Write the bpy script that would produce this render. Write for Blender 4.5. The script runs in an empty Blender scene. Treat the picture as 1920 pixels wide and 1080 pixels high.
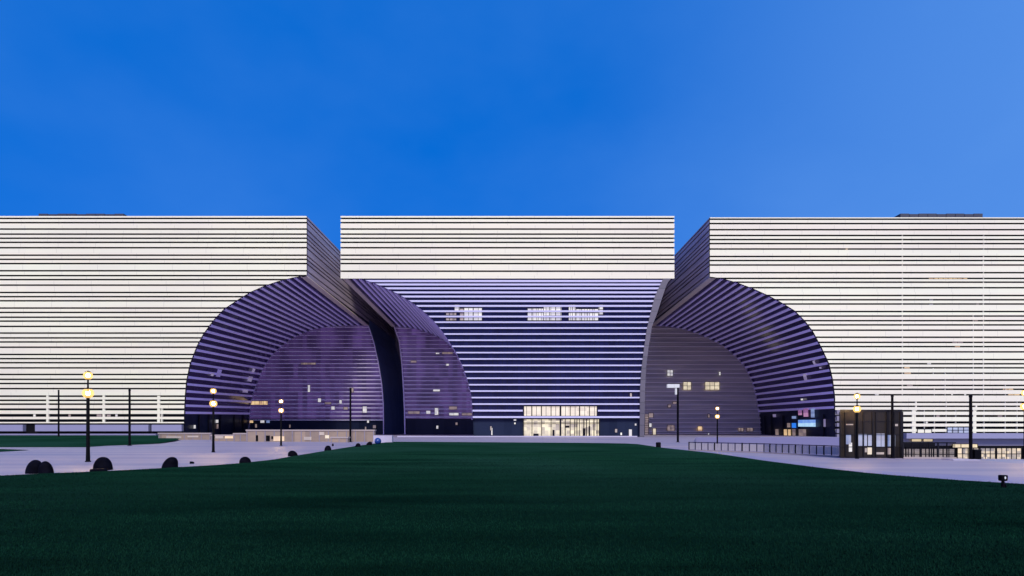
import bpy, bmesh, math, random
import numpy as np
from mathutils import Vector
random.seed(7); np.random.seed(7)
R = math.radians
C = bpy.context.scene.collection
S = bpy.context.scene

# ------------------------------------------------------------------ camera
F, HZ, EYE = 1067.0, 804.0, 2.0            # focal length in 1920-px units, horizon row, eye height
cam = bpy.data.objects.new('camera', bpy.data.cameras.new('camera'))
C.objects.link(cam)
cam.location = (0, 0, EYE); cam.rotation_euler = (R(90), 0, 0)
cam.data.sensor_width = 36; cam.data.lens = F / 1920 * 36
cam.data.shift_y = (HZ - 540) / 1920
cam.data.clip_start = 0.1; cam.data.clip_end = 6000
S.camera = cam

# ------------------------------------------------------------------ world, sun, exposure
SUN_EL = 42
world = bpy.data.worlds.new('World'); S.world = world; world.use_nodes = True
wt = world.node_tree; wt.nodes.clear()
def wn(t, **k):
    n = wt.nodes.new(t)
    for a, b in k.items(): setattr(n, a, b)
    return n
def wmath(op, a, b=None, clamp=False):
    n = wn('ShaderNodeMath', operation=op, use_clamp=clamp)
    for i, v in enumerate((a, b)):
        if v is None: continue
        if isinstance(v, (int, float)): n.inputs[i].default_value = v
        else: wt.links.new(v, n.inputs[i])
    return n.outputs[0]
def wmix(fac, a, b, mode='MIX'):
    n = wn('ShaderNodeMix', data_type='RGBA', blend_type=mode)
    for s, v in ((n.inputs[0], fac), (n.inputs[6], a), (n.inputs[7], b)):
        if isinstance(v, (int, float)): s.default_value = v
        elif isinstance(v, tuple): s.default_value = (*v, 1)
        else: wt.links.new(v, s)
    return n.outputs[2]
sky = wn('ShaderNodeTexSky', sky_type='NISHITA', sun_disc=False)
sky.sun_elevation = R(SUN_EL); sky.sun_rotation = R(180 - 12)
sky.air_density = 1.0; sky.dust_density = 0.3; sky.ozone_density = 4.0
tc = wn('ShaderNodeTexCoord'); sep = wn('ShaderNodeSeparateXYZ')
wt.links.new(tc.outputs['Generated'], sep.inputs[0])
DX, DY, DZ = sep.outputs
# dusk grade of the sky: deep blue ahead of the camera, a mauve afterglow behind it
deep = wmix(0.86, wmix(1.0, sky.outputs[0], (0.0, 0.55, 1.9), 'MULTIPLY'), (0.0, 1.52, 6.6))
glow = wmix(1.0, sky.outputs[0], (1.75, 1.30, 2.35), 'MULTIPLY')
back = wmath('MULTIPLY_ADD', DY, -0.9); wt.nodes[-1].inputs[2].default_value = 0.10
backc = wmath('MINIMUM', wmath('MAXIMUM', back, 0.0), 1.0)
skyc = wmix(backc, deep, glow)
# thin veil of cloud, thicker to the right
mp = wn('ShaderNodeMapping'); wt.links.new(tc.outputs['Generated'], mp.inputs[0])
mp.inputs['Scale'].default_value = (1.0, 1.0, 1.7); mp.inputs['Rotation'].default_value = (0, R(28), 0)
nz = wn('ShaderNodeTexNoise'); nz.inputs['Scale'].default_value = 1.9; nz.inputs['Detail'].default_value = 5
nz.inputs['Roughness'].default_value = 0.5
wt.links.new(mp.outputs[0], nz.inputs['Vector'])
vr = wn('ShaderNodeMapRange'); vr.inputs[1].default_value = 0.40; vr.inputs[2].default_value = 0.74
wt.links.new(nz.outputs[0], vr.inputs[0])
right = wn('ShaderNodeMapRange'); right.interpolation_type = 'SMOOTHSTEP'
right.inputs[1].default_value = 0.0; right.inputs[2].default_value = 0.72
wt.links.new(DX, right.inputs[0])
vfac = wmath('ADD', wmath('MULTIPLY', right.outputs[0], 0.80), wmath('MULTIPLY', vr.outputs[0], 0.26), True)
skyf = wmix(vfac, skyc, (1.08, 3.1, 8.3))
bg = wn('ShaderNodeBackground'); bg.inputs[1].default_value = 0.10
out = wn('ShaderNodeOutputWorld')
wt.links.new(skyf, bg.inputs[0]); wt.links.new(bg.outputs[0], out.inputs[0])

sun = bpy.data.objects.new('sun', bpy.data.lights.new('sun', 'SUN')); C.objects.link(sun)
SUN_AZ = 12                            # the sun stands behind the camera, a little to its right
sun.rotation_euler = (R(90 - SUN_EL), 0, R(SUN_AZ))
sun.data.energy = 3.6; sun.data.angle = R(15); sun.data.color = (1.0, 0.95, 0.80)
S.view_settings.view_transform = 'Standard'; S.view_settings.look = 'None'
S.view_settings.exposure = 0; S.view_settings.gamma = 1; S.view_settings.use_curve_mapping = False

# ------------------------------------------------------------------ helpers
def P(px, py, Y):                      # the world point seen at photo pixel (px, py) at depth Y
    return ((px - 960) * Y / F, Y, EYE - (py - HZ) * Y / F)
def X(px, Y): return (px - 960) * Y / F
def Z(py, Y): return EYE - (py - HZ) * Y / F
def gY(py, z=0.0): return (EYE - z) * F / (py - HZ)
def G(px, py, z=0.0):                  # ground point under a photo pixel
    Y = gY(py, z); return (X(px, Y), Y)

class MB:
    def __init__(s): s.v = []; s.f = []; s.m = []; s.mi = 0
    def add(s, vs, fs):
        b = len(s.v); s.v += [tuple(p) for p in vs]
        for f in fs: s.f.append(tuple(b + i for i in f)); s.m.append(s.mi)
    def quad(s, a, b, c, d): s.add([a, b, c, d], [(0, 1, 2, 3)])
    def box(s, x0, x1, y0, y1, z0, z1):
        s.add([(x0,y0,z0),(x1,y0,z0),(x1,y1,z0),(x0,y1,z0),(x0,y0,z1),(x1,y0,z1),(x1,y1,z1),(x0,y1,z1)],
              [(0,3,2,1),(4,5,6,7),(0,1,5,4),(1,2,6,5),(2,3,7,6),(3,0,4,7)])
    def prism(s, poly, y0, y1):        # poly: [(x, z)] in the facade plane, extruded in y
        n = len(poly)
        s.add([(x, y0, z) for x, z in poly] + [(x, y1, z) for x, z in poly],
              [tuple(range(n)), tuple(range(2*n-1, n-1, -1))] + [(i, i+n, (i+1) % n + n, (i+1) % n) for i in range(n)])
    def slab(s, poly, z0, z1):         # poly: [(x, y)] extruded in z
        n = len(poly)
        s.add([(x, y, z0) for x, y in poly] + [(x, y, z1) for x, y in poly],
              [tuple(range(n-1, -1, -1)), tuple(range(n, 2*n))] + [(i, (i+1) % n, (i+1) % n + n, i+n) for i in range(n)])
    def lathe(s, prof, cx=0, cy=0, n=24):
        vs = []; fs = []
        for r, z in prof:
            for k in range(n):
                a = 2*math.pi*k/n; vs.append((cx + r*math.cos(a), cy + r*math.sin(a), z))
        for i in range(len(prof)-1):
            for k in range(n):
                fs.append((i*n+k, i*n+(k+1) % n, (i+1)*n+(k+1) % n, (i+1)*n+k))
        fs.append(tuple(range(n-1, -1, -1))); fs.append(tuple(range((len(prof)-1)*n, len(prof)*n)))
        s.add(vs, fs)
    def build(s, name, mat, parent=None, origin=None, smooth=False):
        o0 = Vector(origin) if origin is not None else (Vector(ORG.get(parent.name, (0, 0, 0))) if parent else Vector((0, 0, 0)))
        me = bpy.data.meshes.new(name)
        me.from_pydata([tuple(Vector(p) - o0) for p in s.v], [], s.f)
        for m in (mat if isinstance(mat, (list, tuple)) else [mat]): me.materials.append(m)
        if s.mi or any(s.m): me.polygons.foreach_set('material_index', s.m)
        if smooth: me.polygons.foreach_set('use_smooth', [True]*len(me.polygons))
        bm = bmesh.new(); bm.from_mesh(me); bmesh.ops.recalc_face_normals(bm, faces=bm.faces); bm.to_mesh(me); bm.free()
        if smooth:
            try: me.set_sharp_from_angle(angle=R(40))
            except Exception: pass
        o = bpy.data.objects.new(name, me); C.objects.link(o)
        if parent is not None: o.parent = parent; ORG[o.name] = tuple(o0)
        elif origin is not None: o.location = o0; ORG[o.name] = tuple(o0)
        return o
ORG = {}
def empty(name, loc, label, cat, group=None):
    o = bpy.data.objects.new(name, None); C.objects.link(o); o.location = loc
    o.empty_display_size = 0.5; ORG[o.name] = tuple(loc)
    return tag(o, label, cat, group)
def tag(o, label=None, cat=None, group=None, kind=None):
    if label: o['label'] = label
    if cat: o['category'] = cat
    if group: o['group'] = group
    if kind: o['kind'] = kind
    return o
def copy_tree(o, parent=None):
    c = o.copy(); C.objects.link(c); c.parent = parent
    for ch in list(o.children): copy_tree(ch, c)
    return c

# ------------------------------------------------------------------ materials
def mat(name, col, rough=0.6, metal=0.0, spec=0.5, emit=None, estr=0.0):
    m = bpy.data.materials.new(name); m.use_nodes = True
    b = m.node_tree.nodes['Principled BSDF']
    b.inputs['Base Color'].default_value = (*col, 1); b.inputs['Roughness'].default_value = rough
    b.inputs['Metallic'].default_value = metal; b.inputs['Specular IOR Level'].default_value = spec
    if emit: b.inputs['Emission Color'].default_value = (*emit, 1); b.inputs['Emission Strength'].default_value = estr
    return m
class NT:
    def __init__(s, m): s.t = m.node_tree; s.b = s.t.nodes['Principled BSDF']
    def n(s, t, **k):
        x = s.t.nodes.new(t)
        for a, b in k.items(): setattr(x, a, b)
        return x
    def set(s, sock, v):
        if isinstance(v, (int, float)): sock.default_value = v
        elif isinstance(v, tuple): sock.default_value = (*v, 1) if len(sock.default_value) == 4 and len(v) == 3 else v
        else: s.t.links.new(v, sock)
    def co(s, scale=(1, 1, 1), rot=(0, 0, 0)):
        g = s.n('ShaderNodeNewGeometry'); mp = s.n('ShaderNodeMapping')
        s.t.links.new(g.outputs['Position'], mp.inputs[0]); mp.inputs['Scale'].default_value = scale; mp.inputs['Rotation'].default_value = rot
        return mp.outputs[0]
    def noise(s, vec, scale, detail=3, rough=0.5):
        x = s.n('ShaderNodeTexNoise'); s.t.links.new(vec, x.inputs['Vector'])
        x.inputs['Scale'].default_value = scale; x.inputs['Detail'].default_value = detail; x.inputs['Roughness'].default_value = rough
        return x.outputs[0]
    def mix(s, fac, a, b, mode='MIX'):
        x = s.n('ShaderNodeMix', data_type='RGBA', blend_type=mode)
        s.set(x.inputs[0], fac); s.set(x.inputs[6], a); s.set(x.inputs[7], b); return x.outputs[2]
    def math(s, op, a, b=0.0, c=0.0, clamp=False):
        x = s.n('ShaderNodeMath', operation=op, use_clamp=clamp)
        for i, v in enumerate((a, b, c)): s.set(x.inputs[i], v)
        return x.outputs[0]
    def rng(s, v, a, b, c=0.0, d=1.0):
        x = s.n('ShaderNodeMapRange'); s.set(x.inputs[0], v)
        for i, q in enumerate((a, b, c, d)): x.inputs[i+1].default_value = q
        return x.outputs[0]
    def cells(s, sx, sy, sz):          # random value per cell of a grid in world space
        v = s.co((1/sx, 1/sy, 1/sz)); f = s.n('ShaderNodeVectorMath', operation='FLOOR'); s.t.links.new(v, f.inputs[0])
        w = s.n('ShaderNodeTexWhiteNoise', noise_dimensions='3D'); s.t.links.new(f.outputs[0], w.inputs['Vector'])
        return w.outputs['Value']
    def xyz(s):
        g = s.n('ShaderNodeNewGeometry'); q = s.n('ShaderNodeSeparateXYZ'); s.t.links.new(g.outputs['Position'], q.inputs[0]); return q.outputs
    def bump(s, h, strength, dist=0.02):
        x = s.n('ShaderNodeBump'); x.inputs['Strength'].default_value = strength; x.inputs['Distance'].default_value = dist
        s.t.links.new(h, x.inputs['Height']); s.t.links.new(x.outputs[0], s.b.inputs['Normal'])
    def base(s, v): s.set(s.b.inputs['Base Color'], v)
    def emit(s, c, st):
        s.set(s.b.inputs['Emission Color'], c); s.set(s.b.inputs['Emission Strength'], st)

def cream_material():
    m = mat('cream_panel', (0.8, 0.78, 0.72), 0.55, spec=0.3); t = NT(m)
    row = t.noise(t.co((0.004, 0.0, 0.55)), 1.0, 1)
    c = t.mix(t.rng(row, 0.35, 0.65), (0.83, 0.765, 0.565), (0.82, 0.815, 0.58))
    pan = t.cells(9.2, 1000, 1.37)
    c = t.mix(t.rng(pan, 0, 1, 0.0, 0.16), c, (0.62, 0.58, 0.56))
    big = t.noise(t.co((0.02, 0.0, 0.05)), 1.0, 2)
    c = t.mix(t.rng(big, 0.38, 0.72, 0.0, 0.55), c, (0.68, 0.615, 0.50))  # broad tone noise painted in as uneven floodlighting
    x = t.xyz()[0]                      # fine vertical joints between the panels
    fr = t.math('FRACT', t.math('ADD', t.math('DIVIDE', x, 9.2), t.math('MULTIPLY', t.cells(1e5, 1e5, 1.37), 0.45)))
    j = t.math('LESS_THAN', fr, 0.010)
    c = t.mix(t.math('MULTIPLY', j, 0.38), c, (0.30, 0.28, 0.26))
    t.base(c); return m
M = {}
M['cream'] = cream_material()
M['black'] = mat('black_recess', (0.004, 0.004, 0.006), 0.8, spec=0.1)
M['beige'] = mat('beige_soffit_edge', (0.82, 0.68, 0.60), 0.5)
M['transom'] = mat('pale_transom', (0.85, 0.78, 0.97), 0.5)
M['trim'] = mat('lavender_trim', (0.66, 0.58, 0.80), 0.5)
M['white_fin'] = mat('white_fin', (0.50, 0.48, 0.66), 0.5)
M['fin_vault'] = mat('glowing_vault_fin', (0.74, 0.62, 1.0), 0.4, emit=(0.46, 0.38, 0.92), estr=0.10)  # emission added to brighten the stripes, in place of an assumed LED wash
M['grey_metal'] = mat('grey_metal', (0.22, 0.20, 0.25), 0.45, metal=0.2)
M['dark_metal'] = mat('dark_metal', (0.003, 0.003, 0.005), 0.6, spec=0.04)
M['frame'] = mat('dark_frame', (0.010, 0.010, 0.015), 0.6, spec=0.08)
M['roof'] = mat('roof_membrane', (0.10, 0.10, 0.11), 0.9)
M['plant'] = mat('roof_plant_metal', (0.03, 0.035, 0.06), 0.6)

def side_material():
    m = mat('side_cladding', (0.2, 0.18, 0.22), 0.75, spec=0.15); t = NT(m)
    n = t.noise(t.co((0.3, 0.06, 0.9)), 1.0, 3)
    t.base(t.mix(t.rng(n, 0.35, 0.7), (0.64, 0.53, 0.56), (0.40, 0.34, 0.40))); return m
M['side'] = side_material()

def glass_material(name, c0, c1, em=None, est=0.0, sx=1.5, sz=4.0, rough=0.12, spec=0.5, streak=0.5, lo=0.7, hi=1.15):
    m = mat(name, c0, rough, spec=spec); t = NT(m)
    cell = t.cells(sx, 2.6, sz)
    col = t.mix(t.math('MULTIPLY', cell, streak), c0, c1)
    big = t.noise(t.co((0.09, 0.05, 0.05)), 1.0, 2)
    col = t.mix(t.rng(big, 0.4, 0.7, 0.0, 0.6), col, c1)
    t.base(col)
    if em:
        e2 = t.noise(t.co((0.16, 0.0, 0.05)), 1.0, 3)
        st = t.math('MULTIPLY', t.rng(e2, 0.3, 0.72, 0.35, 1.0), t.rng(cell, 0, 1, lo, hi))
        t.emit(em, t.math('MULTIPLY', st, est))
    return m
M['navy_glass'] = glass_material('navy_glass', (0.002, 0.003, 0.022), (0.008, 0.010, 0.045), (0.05, 0.06, 0.55), 0.062, 1.5, 1.6, 0.2, 0.12)
M['vault_glass'] = glass_material('vault_glass', (0.004, 0.003, 0.018), (0.012, 0.008, 0.04), (0.10, 0.03, 0.7), 0.024, 2.5, 3.0, 0.15, 0.22)
M['purple_glass'] = glass_material('purple_glass', (0.02, 0.015, 0.05), (0.05, 0.035, 0.09), (0.37, 0.20, 0.78), 0.165, 1.6, 5.0, 0.2, 0.18, 0.5, 0.6, 1.35)
M['pillar_glass'] = glass_material('pillar_glass', (0.11, 0.15, 0.30), (0.18, 0.23, 0.42), None, 0, 3, 9, 0.4, 0.12)
M['ground_glass'] = glass_material('ground_floor_glass', (0.008, 0.013, 0.032), (0.022, 0.030, 0.062), None, 0, 2.0, 30, 0.3, 0.05)

def lit_material(name, c0, c1, st, sx=1.2, sz=0.9):
    m = mat(name, (0.25, 0.23, 0.2), 0.4); t = NT(m)
    a = t.cells(sx, 50, sz); n = t.noise(t.co((0.8, 0.8, 0.9)), 1.0, 4)
    f = t.math('MULTIPLY_ADD', a, 0.55, t.math('MULTIPLY', n, 0.55))
    t.emit(t.mix(t.rng(f, 0.25, 0.85), c0, c1), st); return m
M['lit_warm'] = lit_material('lit_room_warm', (0.95, 0.82, 0.58), (0.62, 0.52, 0.36), 0.85)
M['lit_white'] = lit_material('lit_room_white', (0.85, 0.83, 0.78), (0.50, 0.48, 0.55), 0.85)
M['lit_amber'] = lit_material('lit_room_amber', (0.95, 0.66, 0.32), (0.45, 0.26, 0.14), 0.9)
M['lit_dim'] = lit_material('lit_room_dim', (0.45, 0.33, 0.28), (0.20, 0.14, 0.14), 0.6)
M['lit_blue'] = lit_material('lit_room_blue', (0.30, 0.42, 0.75), (0.12, 0.18, 0.40), 0.7, 2, 0.6)
M['vault_spot'] = lit_material('dim_glow_speck', (0.30, 0.26, 0.42), (0.14, 0.11, 0.25), 0.8)  # weakly glowing specks, painted in for reflections on the vault glass
M['screen_blue'] = mat('screen_blue', (0.02, 0.02, 0.02), 0.3, emit=(0.02, 0.22, 0.95), estr=0.9)
M['screen_cyan'] = lit_material('screen_picture', (0.55, 0.85, 1.0), (0.10, 0.25, 0.75), 0.95, 4.0, 1.2)
M['screen_pink'] = lit_material('screen_reflection', (0.75, 0.35, 0.62), (0.30, 0.10, 0.32), 0.6, 2.0, 1.6)
M['bulb'] = mat('lamp_bulb', (0.9, 0.8, 0.6), 0.3, emit=(1.0, 0.66, 0.28), estr=1700)
def globe_mat():
    m = bpy.data.materials.new('amber_glow_globe'); m.use_nodes = True; t = m.node_tree; t.nodes.clear()
    o = t.nodes.new('ShaderNodeOutputMaterial'); x = t.nodes.new('ShaderNodeMixShader'); x.inputs[0].default_value = 0.6
    tr = t.nodes.new('ShaderNodeBsdfTransparent'); tr.inputs[0].default_value = (1, .95, .85, 1)
    e = t.nodes.new('ShaderNodeEmission'); e.inputs[0].default_value = (1.0, 0.58, 0.19, 1); e.inputs[1].default_value = 1.8
    t.links.new(tr.outputs[0], x.inputs[1]); t.links.new(e.outputs[0], x.inputs[2]); t.links.new(x.outputs[0], o.inputs[0]); return m
M['globe'] = globe_mat()  # amber shell oversized and emissive, to imitate the glow round the bulb
M['led_head'] = mat('led_panel', (0.25, 0.25, 0.26), 0.4, emit=(0.9, 0.92, 1.0), estr=0.45)

# ------------------------------------------------------------------ ground
def paving():
    m = mat('plaza_paving', (0.6, 0.55, 0.62), 0.55, spec=0.35); t = NT(m)
    n = t.noise(t.co((0.035, 0.42, 1)), 1.0, 4); n2 = t.noise(t.co((0.7, 1.6, 1)), 1.0, 5)
    c = t.mix(t.rng(n, 0.35, 0.68), (0.345, 0.285, 0.345), (0.19, 0.19, 0.30))
    c = t.mix(t.rng(n2, 0.3, 0.8, 0.0, 0.25), c, (0.20, 0.18, 0.22))
    x, y, z = t.xyz()                   # slab joints
    jx = t.math('LESS_THAN', t.math('FRACT', t.math('DIVIDE', x, 1.2)), 0.012)
    jy = t.math('LESS_THAN', t.math('FRACT', t.math('DIVIDE', y, 0.6)), 0.03)
    c = t.mix(t.math('MULTIPLY', t.math('MAXIMUM', jx, jy), 0.35), c, (0.2, 0.18, 0.22))
    t.base(c); t.bump(n2, 0.15, 0.01); return m
def kerbstone(): 
    m = mat('kerb_stone', (0.4, 0.4, 0.56), 0.6); t = NT(m)
    n = t.noise(t.co((0.5, 0.5, 1)), 1.0, 4)
    t.base(t.mix(t.rng(n, 0.3, 0.7), (0.24, 0.22, 0.34), (0.19, 0.185, 0.32))); return m
def lawn_mat():
    m = mat('lawn_turf', (0.01, 0.04, 0.02), 1.0, spec=0.0); t = NT(m)
    n = t.noise(t.co((0.10, 0.55, 1)), 1.0, 4, 0.6); n2 = t.noise(t.co((9, 14, 1)), 1.0, 5, 0.7); n3 = t.noise(t.co((0.07, 0.05, 1)), 1.0, 2)
    c = t.mix(t.rng(n, 0.35, 0.66), (0.003, 0.022, 0.013), (0.010, 0.050, 0.026))
    c = t.mix(t.rng(n2, 0.3, 0.75, 0.0, 0.55), c, (0.004, 0.018, 0.010))
    c = t.mix(t.rng(n3, 0.42, 0.66, 0.0, 0.7), c, (0.014, 0.050, 0.034))
    near_shade = t.rng(t.xyz()[1], 13, 34, 0.75, 0.0)      # turf painted darker towards the camera, as shade between the blades
    c = t.mix(near_shade, c, (0.0006, 0.007, 0.0055))
    t.base(c); t.bump(n2, 0.3, 0.03); return m
M['paving'] = paving(); M['kerb'] = kerbstone(); M['lawn'] = lawn_mat()
M['court'] = mat('court_paving', (0.20, 0.22, 0.34), 0.6)
M['retaining'] = mat('retaining_wall', (0.16, 0.15, 0.27), 0.7)
M['earth'] = mat('far_ground', (0.06, 0.06, 0.07), 0.9)

def sheet(name, poly, z, m, skirt=None, kind='structure'):
    bm = bmesh.new(); vs = [bm.verts.new((x, y, z if not callable(z) else z(x, y))) for x, y in poly]
    f = bm.faces.new(vs); f.normal_update()
    if f.normal.z < 0: f.normal_flip()
    if skirt is not None:
        lo = [bm.verts.new((v.co.x, v.co.y, skirt)) for v in vs]
        for i in range(len(vs)):
            j = (i+1) % len(vs); bm.faces.new((vs[i], vs[j], lo[j], lo[i])).material_index = 1
    bmesh.ops.triangulate(bm, faces=[f])
    me = bpy.data.meshes.new(name); bm.to_mesh(me); bm.free(); me.materials.append(m)
    if skirt is not None: me.materials.append(M['retaining'])
    o = bpy.data.objects.new(name, me); C.objects.link(o); o['kind'] = kind; return o

sheet('ground', [(-3000, -300), (3000, -300), (3000, 3000), (-3000, 3000)], -6.6, M['earth'])
edge_px = [(1990, 862), (1830, 860), (1700, 858.5), (1560, 855), (1430, 848), (1290, 844)]
edge = [G(*p) for p in edge_px]
sheet('plaza', [(-600, -60), (600, -60), (600, 30), (120, 30)] + edge + [(43, 133), (79, 133), (79, 141.5), (600, 141.5), (600, 600), (-600, 600)],
      0.0, M['paving'], skirt=-6.5)
sheet('sunken_court_floor', [(10, 28), (600, 28), (600, 160), (40, 160)], -6.0, M['court'])

lawn_l = [(-700, 925), (0, 894), (80, 890), (180, 886), (260, 882), (320, 878.5), (400, 874), (450, 870), (513, 863), (558, 855), (617, 845), (667, 837), (697, 833), (723, 830)]
lawn_r = [(740, 828.8), (850, 829.3), (960, 830), (1100, 831), (1170, 832), (1195, 833.2), (1240, 840), (1290, 845.5), (1340, 851), (1440, 866), (1540, 879), (1620, 888), (1680, 893.5), (1797, 902.5), (1920, 910), (2500, 940)]
lp = [G(*p) for p in lawn_l] + [G(*p) for p in lawn_r] + [(60, -20), (-60, -20)]
sheet('lawn', lp, 0.05, M['lawn'], skirt=-0.2)
# paving border along the right of the lawn
up = [(1250, 839.5), (1290, 843), (1360, 850), (1440, 858), (1560, 877), (1620, 881), (1690, 886), (1797, 890), (1920, 895), (2500, 918)]
kb = [(x, y) for x, y in [G(*p) for p in up]]
sheet('kerb', kb + [G(*p) for p in reversed(lawn_r[6:])], 0.006, M['kerb'])
# blue paving patch at the far right
sheet('path', [G(1832, 861.5), G(1990, 864), G(1990, 872), G(1900, 869)], 0.007, M['court'])
# second lawn, rising gently to the left wing
ll = [G(-500, 839), G(0, 838.7), G(160, 838.7), G(200, 836), G(245, 834.5), G(300, 832), G(328, 828)]
def berm(x, y): return 0.02 + 0.48 * min(1, max(0, (y - 68) / 62)) if y > 66 else 0.02
sheet('lawn', ll + [(X(338, 100), 100), (X(300, 133), 133), (-200, 133)], berm, M['lawn'])
sheet('lawn', [G(-80, 841), G(0, 842.2), G(55, 844.2), G(0, 847.5), G(-80, 849)], 0.03, M['lawn'])

# blades standing in the nearer part of the lawn (numpy, one mesh)
def blades():
    N = 420000
    u = np.random.rand(N)
    y = 6.6 + (50 - 6.6) * u ** 1.7
    x = (np.random.rand(N) * 2 - 1) * y * 0.99
    # keep only points inside the lawn (left and right edges as functions of y)
    L = np.array(sorted([(gy, gx) for gx, gy in [G(*p) for p in lawn_l]])); Rr = np.array(sorted([(gy, gx) for gx, gy in [G(*p) for p in lawn_r[6:]]]))
    ok = (x > np.interp(y, L[:, 0], L[:, 1]) + 0.05) & (x < np.interp(y, Rr[:, 0], Rr[:, 1]) - 0.05)
    ok &= np.random.rand(N) < np.clip((50 - y) / 30, 0, 1)     # thins out towards the far end
    x, y = x[ok], y[ok]; n = len(x)
    h = 0.026 + 0.026 * np.random.rand(n); w = 0.0035 + 0.004 * np.random.rand(n) + y * 0.0002
    a = np.random.rand(n) * 6.283; lx = (np.random.rand(n) - .5) * 0.05; ly = (np.random.rand(n) - .5) * 0.05
    v = np.empty((n, 3, 3))
    v[:, 0] = np.stack([x - w*np.cos(a), y - w*np.sin(a), np.full(n, .045)], 1)
    v[:, 1] = np.stack([x + w*np.cos(a), y + w*np.sin(a), np.full(n, .045)], 1)
    v[:, 2] = np.stack([x + lx, y + ly, .045 + h], 1)
    me = bpy.data.meshes.new('grass_blades')
    me.vertices.add(n*3); me.loops.add(n*3); me.polygons.add(n)
    me.vertices.foreach_set('co', v.reshape(-1)); me.loops.foreach_set('vertex_index', np.arange(n*3, dtype=np.int32))
    me.polygons.foreach_set('loop_start', np.arange(0, n*3, 3, dtype=np.int32))
    me.update(); me.validate()
    m = mat('grass_blade', (0.012, 0.055, 0.025), 0.9, spec=0.03); t = NT(m)
    n1 = t.noise(t.co((0.10, 0.55, 1)), 1.0, 4, 0.6); n2 = t.noise(t.co((0.25, 0.30, 1)), 1.0, 4)
    c = t.mix(t.rng(n1, 0.35, 0.66), (0.0006, 0.0085, 0.005), (0.004, 0.034, 0.018))
    t.base(t.mix(t.rng(n2, 0.3, 0.7, 0, 0.5), c, (0.006, 0.028, 0.018)))
    me.materials.append(m)
    o = bpy.data.objects.new('grass', me); C.objects.link(o)
    tag(o, 'short dark green blades of the mown front lawn', 'grass', kind='stuff')
blades()

# ------------------------------------------------------------------ the museum
D, B, BB = 140.0, 200.0, 245.0         # facade plane, end walls of the vaults, back of the slot
mus = empty('museum', (0, D, 0), 'wide museum of three cream banded blocks over two striped vaults behind the lawn', 'museum')

def curve_fn(pts):                     # x as a function of y along a measured curve
    p = sorted(pts, key=lambda q: q[1]); ys = [q[1] for q in p]; xs = [q[0] for q in p]
    return lambda y: float(np.interp(y, ys, xs))
CL = [(345, 822), (345, 775), (346.5, 742), (349, 714), (356, 681), (369, 648), (381, 626), (400, 600), (420, 579), (447, 561), (470, 547), (495, 536), (520, 527.5), (550, 520), (575, 516)]
CR = [(1566, 830), (1566, 745), (1562, 712), (1555, 682), (1541, 652), (1525, 622), (1510, 602), (1490, 582), (1462, 565), (1437, 552), (1410, 540), (1380, 529), (1355, 522), (1331, 518.5)]
CC = [(888, 822), (886, 770), (884, 742), (877.5, 715), (867.5, 687), (855, 660), (842, 640), (830, 622), (812, 600), (790, 580), (775, 568), (750, 553), (730, 543), (700, 530), (680, 523.5), (660, 519), (638, 516)]
FL = [(1243, 523), (1235, 540), (1227, 557), (1222, 577), (1217, 597), (1212, 619), (1206, 660), (1202, 695), (1199.5, 732), (1199, 822)]
FR = [(1263, 516), (1250, 532), (1242, 555), (1235, 577), (1230, 592), (1222, 612), (1215, 655), (1211, 690), (1209, 725), (1207.5, 822)]
xl_wing, xr_wing, x_cc, x_fl, x_fr = map(curve_fn, (CL, CR, CC, FL, FR))

def lines_of(raw): return [(l if isinstance(l, tuple) else (l, 3.0)) for l in raw]
LL = lines_of([409.5, 417.5, 429.5, 439, 446.7, 454.4, 464.5, 478.5, 486.2, 494.2, 507.7, 516.8, 524.3, 534.6, 548.4, 556.3, 564, 577.6, 585.8, 594.8, 602.1, 612, 624.5, 633.6, 641.2, 651, 664.6, 672.5, 680.1, 689.8, 702.1, 711.2, 719.1, 728.7,
     (742.8, 3.2), (750.6, 3.2), (757.8, 3.2), (767.5, 3.8), (778.8, 5.4), (788.6, 5.2), (794.6, 2.2)])
LR = lines_of([411, 419.2, 430.7, 441.5, 449.2, 456.8, 466.9, 480.9, 488.5, 496.9, 511.3, 522, 529.1, 539.5, 554, 562.1, 570, 584.1, 592.6, 601.3, 609.2, 619.1, 632.3, 641.9, 649.9, 659.8, 674, 682.1, 689.7, 699.8, 712.4, 722.6, 729.9, 740.2,
     (754.2, 3), (761.8, 3), (770.3, 3.2), (780, 4), (792, 4.4), (802, 4.8), (811, 3)])
LC = lines_of([409.5, 417.5, 429.5, 439, 446.7, 454.4, 464.5, 478.5, 486.2, 494.2, 508.5])

def band_mesh(lines, top, bottom, xa, xb, depth=0.45):
    mb = MB(); y = top
    for c, th in lines + [(bottom, 0)]:
        y1 = c - th / 2
        if y1 - y > 0.3:
            k = 4; ys = [y + (y1 - y) * i / k for i in range(k + 1)]
            pl = [(X(xa(q), D), Z(q, D)) for q in ys]; pr = [(X(xb(q), D), Z(q, D)) for q in ys]
            nf = len(mb.f); mb.prism(pl + pr[::-1], D, D + depth)
            for q in range(nf + 1, len(mb.f)): mb.m[q] = 1
        y = c + th / 2
    return mb
def backing(top, bottom, xa, xb, y0):
    mb = MB(); ys = list(np.linspace(top, bottom, 90))
    for a, b in zip(ys[:-1], ys[1:]):
        mb.quad((X(xa(a), D), y0, Z(a, D)), (X(xb(a), D), y0, Z(a, D)), (X(xb(b), D), y0, Z(b, D)), (X(xa(b), D), y0, Z(b, D)))
    return mb
wl = lambda y: -420.0
wr = lambda y: 2380.0
lw_edge = lambda y: 575.0 if y < 516.5 else xl_wing(y)
rw_edge = lambda y: 1331.0 if y < 519 else xr_wing(y)
cl_edge = lambda y: 638.5
cr_edge = lambda y: 1264.5

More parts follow.
